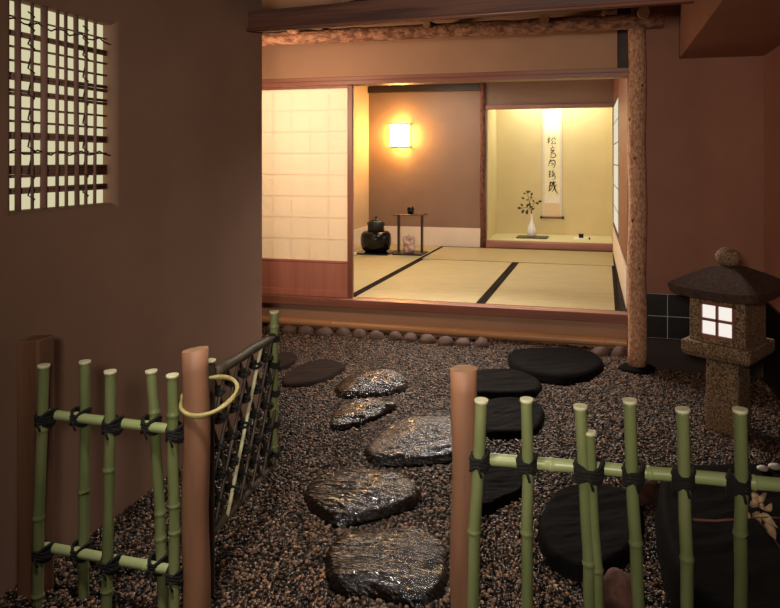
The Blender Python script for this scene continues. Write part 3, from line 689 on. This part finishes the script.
# ------------------------------------------------------------------ stepping stones
def stone(name, outline, ztop, m, label, group=None, ridge=.010, seed=0, dome=0, ang=.5):
    zo = ztop; ztop = {.03:.024,.045:.03,.05:.032}.get(ztop, ztop)
    k0 = (1.26-ztop)/(1.26-zo); pts = [Vector((x*k0,y*k0,0)) for x,y in outline]; n = len(pts)
    cen = sum(pts, Vector())/n
    A_ = sum(pts[i].x*pts[(i+1)%n].y-pts[(i+1)%n].x*pts[i].y for i in range(n))
    if A_ < 0: pts.reverse()
    K = 96; ring = []
    for k_ in range(K):
        t = k_/K*n; i = int(t); s = t-i
        p0, p1, p2, p3 = pts[i-1], pts[i % n], pts[(i+1) % n], pts[(i+2) % n]
        ring.append(.5*((2*p1)+(p2-p0)*s+(2*p0-5*p1+4*p2-p3)*s*s+(3*p1-p0-3*p2+p3)*s**3))
    RN = 26; vs = [cen.copy()]; ca, sa = math.cos(ang), math.sin(ang)
    def hgt(p, q):
        a = p.x*ca+p.y*sa; b = -p.x*sa+p.y*ca
        e = max(0, 1-q); edge = 1-max(0, 1-e/.12)**2
        h = ridge*1.0*(noise.noise(Vector((a*5, b*22, seed)))+.6*noise.noise(Vector((a*14, b*60, seed+9))))+.012*noise.noise(Vector((p.x*4,p.y*4,seed)))
        return (ztop+dome*(1-q*q)-.35*dome)*edge+h*min(1, e*6)
    vs[0].z = hgt(vs[0], 0)
    for r in range(1, RN+1):
        q = r/RN
        for k_ in range(K):
            p = cen.lerp(ring[k_], q); v = Vector((p.x, p.y, 0)); v.z = hgt(p, q); vs.append(v)
    for k_ in range(K):
        p = cen.lerp(ring[k_], 1.03); vs.append(Vector((p.x,p.y,-.01)))
    for k_ in range(K):
        p = cen.lerp(ring[k_], .98); vs.append(Vector((p.x,p.y,-.011)))
    fs = [(0, 1+k_, 1+(k_+1) % K) for k_ in range(K)]
    for r in range(RN+1):
        for k_ in range(K):
            a = 1+r*K; fs.append((a+k_, a+K+k_, a+K+(k_+1) % K, a+(k_+1) % K))
    fs.append(tuple(1+(RN+1)*K+k_ for k_ in reversed(range(K))))
    mb = MB(); mb.add(vs, fs, 0, True)
    return tag(obj(name, mb, m, origin=(cen.x,cen.y,0)), label, 'stone', group)
G1 = 'stepping stones leading to the tea room'
OUT = {
'S1':[(-1.42,3.39),(-1.419,3.547),(-1.347,3.677),(-1.252,3.76),(-1.15,3.727),(-1.054,3.585),(-1.037,3.47),(-1.101,3.388),(-1.219,3.327),(-1.31,3.273),(-1.378,3.303)],
'S2':[(-1.251,2.914),(-1.283,3.075),(-1.252,3.197),(-1.158,3.265),(-1.059,3.26),(-1.003,3.216),(-1.021,3.142),(-1.062,3.037),(-1.11,2.962),(-1.16,2.9),(-1.214,2.874)],
'S3':[(-.989,2.674),(-.99,2.791),(-.97,2.91),(-.916,3.048),(-.83,3.095),(-.709,3.1),(-.605,3.063),(-.543,2.937),(-.546,2.765),(-.617,2.698),(-.729,2.641),(-.845,2.602),(-.931,2.599)],
'S4':[(-1.077,2.277),(-1.092,2.371),(-1.044,2.451),(-.939,2.505),(-.818,2.517),(-.715,2.474),(-.651,2.385),(-.666,2.306),(-.728,2.24),(-.784,2.191),(-.856,2.139),(-.93,2.141),(-1.021,2.201)],
'S5':[(-.818,1.884),(-.85,1.957),(-.839,2.036),(-.764,2.085),(-.658,2.131),(-.555,2.132),(-.482,2.079),(-.446,1.952),(-.439,1.857),(-.484,1.804),(-.57,1.801),(-.648,1.809),(-.718,1.795),(-.775,1.819)],
'S6':[(-1.767,3.453),(-1.792,3.615),(-1.774,3.739),(-1.707,3.884),(-1.594,3.869),(-1.508,3.786),(-1.504,3.649),(-1.526,3.514),(-1.579,3.43),(-1.645,3.379),(-1.709,3.363)],
'S7':[(-1.972,3.71),(-2.027,3.892),(-1.973,3.952),(-1.887,3.905),(-1.837,3.786),(-1.838,3.682),(-1.881,3.612)],
'S8':[(-.734,3.72),(-.714,3.856),(-.62,3.899),(-.502,3.89),(-.378,3.81),(-.322,3.684),(-.343,3.564),(-.452,3.505),(-.579,3.473),(-.686,3.477)],
'S9':[(-.58,4.071),(-.583,4.274),(-.401,4.368),(-.15,4.407),(-.036,4.319),(.006,4.092),(-.077,3.896),(-.209,3.772),(-.348,3.791),(-.482,3.87)],
'S10':[(-.585,3.082),(-.606,3.274),(-.567,3.399),(-.444,3.445),(-.34,3.427),(-.28,3.315),(-.285,3.096),(-.365,3.006),(-.496,2.973)],
'S11':[(-.476,2.413),(-.5,2.571),(-.462,2.652),(-.364,2.668),(-.303,2.621),(-.294,2.483),(-.347,2.408),(-.394,2.324),(-.439,2.313)],
'S12':[(-.215,2.23),(-.217,2.364),(-.177,2.525),(-.088,2.605),(.022,2.624),(.111,2.582),(.139,2.454),(.112,2.251),(.047,2.12),(-.04,2.045),(-.13,2.065),(-.179,2.119)],
'S13':[(.165,2.20),(.175,2.50),(.21,2.68),(.27,2.745),(.45,2.80),(.66,2.85),(.88,2.86),(.89,2.0),(.60,1.80),(.35,1.80),(.20,1.95)],
}
stone('stepping_stone', OUT['S1'], .045, 'wet_stone', 'wet stepping stone with the brightest shine, farthest in the curved path', G1, seed=1, dome=0.04, ang=.3)
stone('stepping_stone', OUT['S2'], .045, 'wet_stone', 'small wet stepping stone just in front of the brightest one', G1, seed=2, dome=0.03, ang=.4)
stone('stepping_stone', OUT['S3'], .05, 'wet_stone', 'wet glistening stepping stone partly behind the right log post', G1, seed=3, dome=0.03, ang=.5)
stone('stepping_stone', OUT['S4'], .05, 'wet_stone', 'wide wet stepping stone beside the lattice gate, second nearest', G1, seed=4, dome=0.028, ang=.1)
stone('stepping_stone', OUT['S5'], .05, 'wet_stone', 'nearest and largest wet dark stepping stone at the bottom of the path', G1, seed=5, dome=.012, ang=.2)
stone('stepping_stone', OUT['S6'], .03, 'dry_stone', 'flat dull stepping stone by the corner of the left wall', G1, .003, 6)
stone('stepping_stone', OUT['S7'], .03, 'dry_stone', 'dull stepping stone half hidden behind the gate end stile', G1, .003, 7)
stone('stepping_stone', OUT['S8'], .045, 'black_stone', 'dark stepping stone behind the top of the right log post', G1, .006, 8)
stone('step_stone', [(a, b+.07) for a, b in OUT['S9']], .036, 'black_stone', 'big black step stone in front of the tea room sill', None, .004, 9)
stone('stepping_stone', OUT['S10'], .045, 'black_stone', 'dark stepping stone behind the first two uprights of the right fence', G1, .008, 10)
stone('stepping_stone', OUT['S11'], .05, 'black_stone', 'dark stepping stone just right of the right log post', G1, .006, 11)
stone('garden_rock', OUT['S12'], .04, 'black_stone', 'black flat rock behind the paired uprights of the right fence', None, .006, 12)
stone('garden_rock', OUT['S13'], .10, 'black_stone', 'very large black rock at the lower right in front of the stone lantern', None, .006, 13)
mb = MB(); mb.blob((.150,2.60,.03), (.062,.055,.05), .2, 1.7, 20, 3); tag(obj('garden_rock', mb, 'red_stone'), 'small reddish rock against the big black rock', 'stone')
mb = MB(); mb.blob((.045,1.97,.02), (.065,.05,.075), .2, 1.7, 20, 5); tag(obj('garden_rock', mb, 'red_stone'), 'dim reddish rock in front of the black flat rock, between two uprights', 'stone')
for x, y, r, lab in ((.575,2.73,.016,'white pebble on the big black rock, left of two'), (.622,2.755,.018,'white pebble on the big black rock nearest the right edge'), (.60,2.62,.011,'smallest white pebble on the big black rock')):
    mb = MB(); mb.blob((x,y,.10+r*.4), (r*1.3,r,r*.7), .2, 2, 14, x*30); tag(obj('white_pebble', mb, 'white_pebble'), lab, 'pebble')
# wilted flower caught on the fence
wf_ = thing('wilted_flower', 'pale wilted flower with a reddish twig caught on the right fence', 'flower', (.30,1.575,.47))
mb = MB(); mb.tube([(.185,1.60,.452),(.24,1.598,.457),(.31,1.596,.474)], .0028, 6); obj('twig', mb, 'twig', wf_)
mb = MB(); mb.tube([(.325,1.59,.475),(.345,1.59,.455),(.37,1.59,.42),(.385,1.59,.40)], .0013, 5); mb.tube([(.31,1.596,.474),(.345,1.60,.478),(.40,1.60,.482)], .0016, 5); obj('stem', mb, 'twig', wf_)
for i, (x, z, a, l) in enumerate([(.312,.500,1.2,.03),(.322,.52,.4,.026),(.335,.505,2.3,.03),(.318,.49,-1.0,.03),(.33,.478,-.3,.034),(.345,.47,-1.1,.03),(.338,.495,1.0,.026),(.31,.482,2.6,.026),(.275,.527,2.9,.012)]):
    mb = MB()
    def pet(u, v, x=x, z=z, a=a, l=l, i=i):
        w = math.sin(PI*min(.08+u*.9,1))*l*.32*(v-.5)*2; p = Vector((u*l,0,w))
        return Vector((x+math.cos(a)*p.x-math.sin(a)*p.z, 1.588-.014*math.sin(u*3+i)+.02*(v-.5)**2, z+math.sin(a)*p.x+math.cos(a)*p.z))
    mb.grid(pet, 6, 4); o = obj('petal', mb, 'dry_flower', wf_); q = o.modifiers.new('thick','SOLIDIFY'); q.thickness = .0008

# ------------------------------------------------------------------ gravel: one mass of pebbles
rng = np.random.default_rng(3)
def inside(px_, py_, poly):
    c_ = np.zeros(px_.shape, bool); n_ = len(poly)
    for i in range(n_):
        x0_, y0_ = poly[i]; x1_, y1_ = poly[(i+1) % n_]
        cr = ((y0_ > py_) != (y1_ > py_)) & (px_ < (x1_-x0_)*(py_-y0_)/(y1_-y0_+1e-12)+x0_); c_ ^= cr
    return c_
NP = 230000
gx = rng.uniform(-2.75, .9, NP); gy = rng.uniform(1.0, 4.63, NP)
keep = ~((gx < -1.675) & (gy < 3.11))
for k_, o in OUT.items():
    cxm = sum(p[0] for p in o)/len(o); cym = sum(p[1] for p in o)/len(o)
    keep &= ~inside(gx, gy, [(cxm+(a-cxm)*.97, cym+(b-cym)*.97) for a, b in o])
ca, sa = math.cos(math.radians(14.157)), math.sin(math.radians(14.157))
dep = -sa*gx+ca*gy; lat = ca*gx+sa*gy
keep &= (lat/dep > -.78) & (lat/dep < .62)
keep &= ~((gx > .16) & (gy > 4.22))
gx, gy, dep = gx[keep], gy[keep], dep[keep]; NP = len(gx)
t_ = (1+5**.5)/2
ico = np.array([(-1,t_,0),(1,t_,0),(-1,-t_,0),(1,-t_,0),(0,-1,t_),(0,1,t_),(0,-1,-t_),(0,1,-t_),(t_,0,-1),(t_,0,1),(-t_,0,-1),(-t_,0,1)])/math.sqrt(1+t_*t_)
icf = np.array([(0,11,5),(0,5,1),(0,1,7),(0,7,10),(0,10,11),(1,5,9),(5,11,4),(11,10,2),(10,7,6),(7,1,8),(3,9,4),(3,4,2),(3,2,6),(3,6,8),(3,8,9),(4,9,5),(2,4,11),(6,2,10),(8,6,7),(9,8,1)])
base = rng.uniform(.0036, .0074, NP)
scl = base[:,None]*rng.uniform(.75, 1.25, (NP,3))*np.array([1.15,1.0,.75])
ax = rng.uniform(0, 2*PI, NP); tl = rng.normal(0, .5, NP)
V_ = ico[None]*(1+rng.normal(0,.10,(NP,12,1)))*scl[:,None]
x_, y_, z_ = V_[...,0], V_[...,1], V_[...,2]
y2 = y_*np.cos(tl)[:,None]-z_*np.sin(tl)[:,None]; z2 = y_*np.sin(tl)[:,None]+z_*np.cos(tl)[:,None]
x3 = x_*np.cos(ax)[:,None]-y2*np.sin(ax)[:,None]; y3 = x_*np.sin(ax)[:,None]+y2*np.cos(ax)[:,None]
und = .006*np.sin(gx*5.1+gy*2.3)*np.sin(gy*4.2-gx)
V_ = np.stack([x3+gx[:,None], y3+gy[:,None], z2+(und+rng.uniform(-.006,.006,NP))[:,None]], -1).reshape(-1,3)
F_ = (icf[None]+(np.arange(NP)*12)[:,None,None]).reshape(-1,3)
me = bpy.data.meshes.new('gravel')
me.vertices.add(len(V_)); me.vertices.foreach_set('co', V_.astype(np.float32).ravel())
me.loops.add(F_.size); me.loops.foreach_set('vertex_index', F_.astype(np.int32).ravel())
me.polygons.add(len(F_)); me.polygons.foreach_set('loop_start', np.arange(0,F_.size,3,dtype=np.int32)); me.polygons.foreach_set('use_smooth', np.ones(len(F_),bool))
me.update(calc_edges=True); me.materials.append(M['pebble'])
gr = bpy.data.objects.new('gravel', me); C.objects.link(gr)
tag(gr, 'fine brown garden gravel around the stepping stones', 'gravel', kind='stuff')

# ------------------------------------------------------------------ lights
def area(name, loc, target, size, power, col, size_y=None, spread=PI):
    l = bpy.data.lights.new(name, 'AREA'); l.energy = power; l.color = col; l.size = size; l.spread = spread
    if size_y: l.shape = 'RECTANGLE'; l.size_y = size_y
    o = bpy.data.objects.new(name, l); C.objects.link(o); o.location = loc
    o.rotation_euler = (Vector(target)-Vector(loc)).to_track_quat('-Z','Y').to_euler(); return o
area('camera_side_lamp', (-.15,-.2,1.45), (-.65,3.0,1.25), .22, 11.5, (1,.88,.74), None, math.radians(82))
area('garden_lamp', (-.85,.9,2.5), (-.75,1.5,0), .2, 4.5, (1,.92,.82), None, math.radians(50))
area('facade_lamp', (-2.25,3.45,1.6), (-1.6,4.62,1.5), .3, 19, (1,.67,.44))
area('room_lamp', (-1.0,5.6,2.2), (-1.0,5.75,0), .55, 20, (1,.94,.83), .4)
area('rear_glare_light', (-1.75,7.1,2.2), (-1.75,7.0,0), .5, 12, (1,.95,.86), .3)  # unseen light added at the back for white glare on the wet stones
area('stone_glint_light', (-1.0,5.0,1.98), (-.85,2.7,0), .5, 30, (1,.91,.82), .2, math.radians(110))  # unseen light added behind the lintel so the wet stones glint
area('shoji_back_fill', (-2.35,5.6,2.1), (-2.35,4.66,1.1), .5, 24, (1,.91,.74))  # unseen fill added behind the paper door to make it brighter
area('alcove_lamp', (-.6,8.25,2.15), (-.6,8.45,.6), 1.0, 13, (1,.97,.72), .06)
w = bpy.data.worlds.new('world'); bpy.context.scene.world = w; w.use_nodes = True
w.node_tree.nodes['Background'].inputs[0].default_value = (1,.75,.55,1); w.node_tree.nodes['Background'].inputs[1].default_value = .012
vs_ = bpy.context.scene.view_settings
vs_.view_transform = 'Standard'; vs_.look = 'None'; vs_.exposure = 0; vs_.gamma = 1; vs_.use_curve_mapping = False
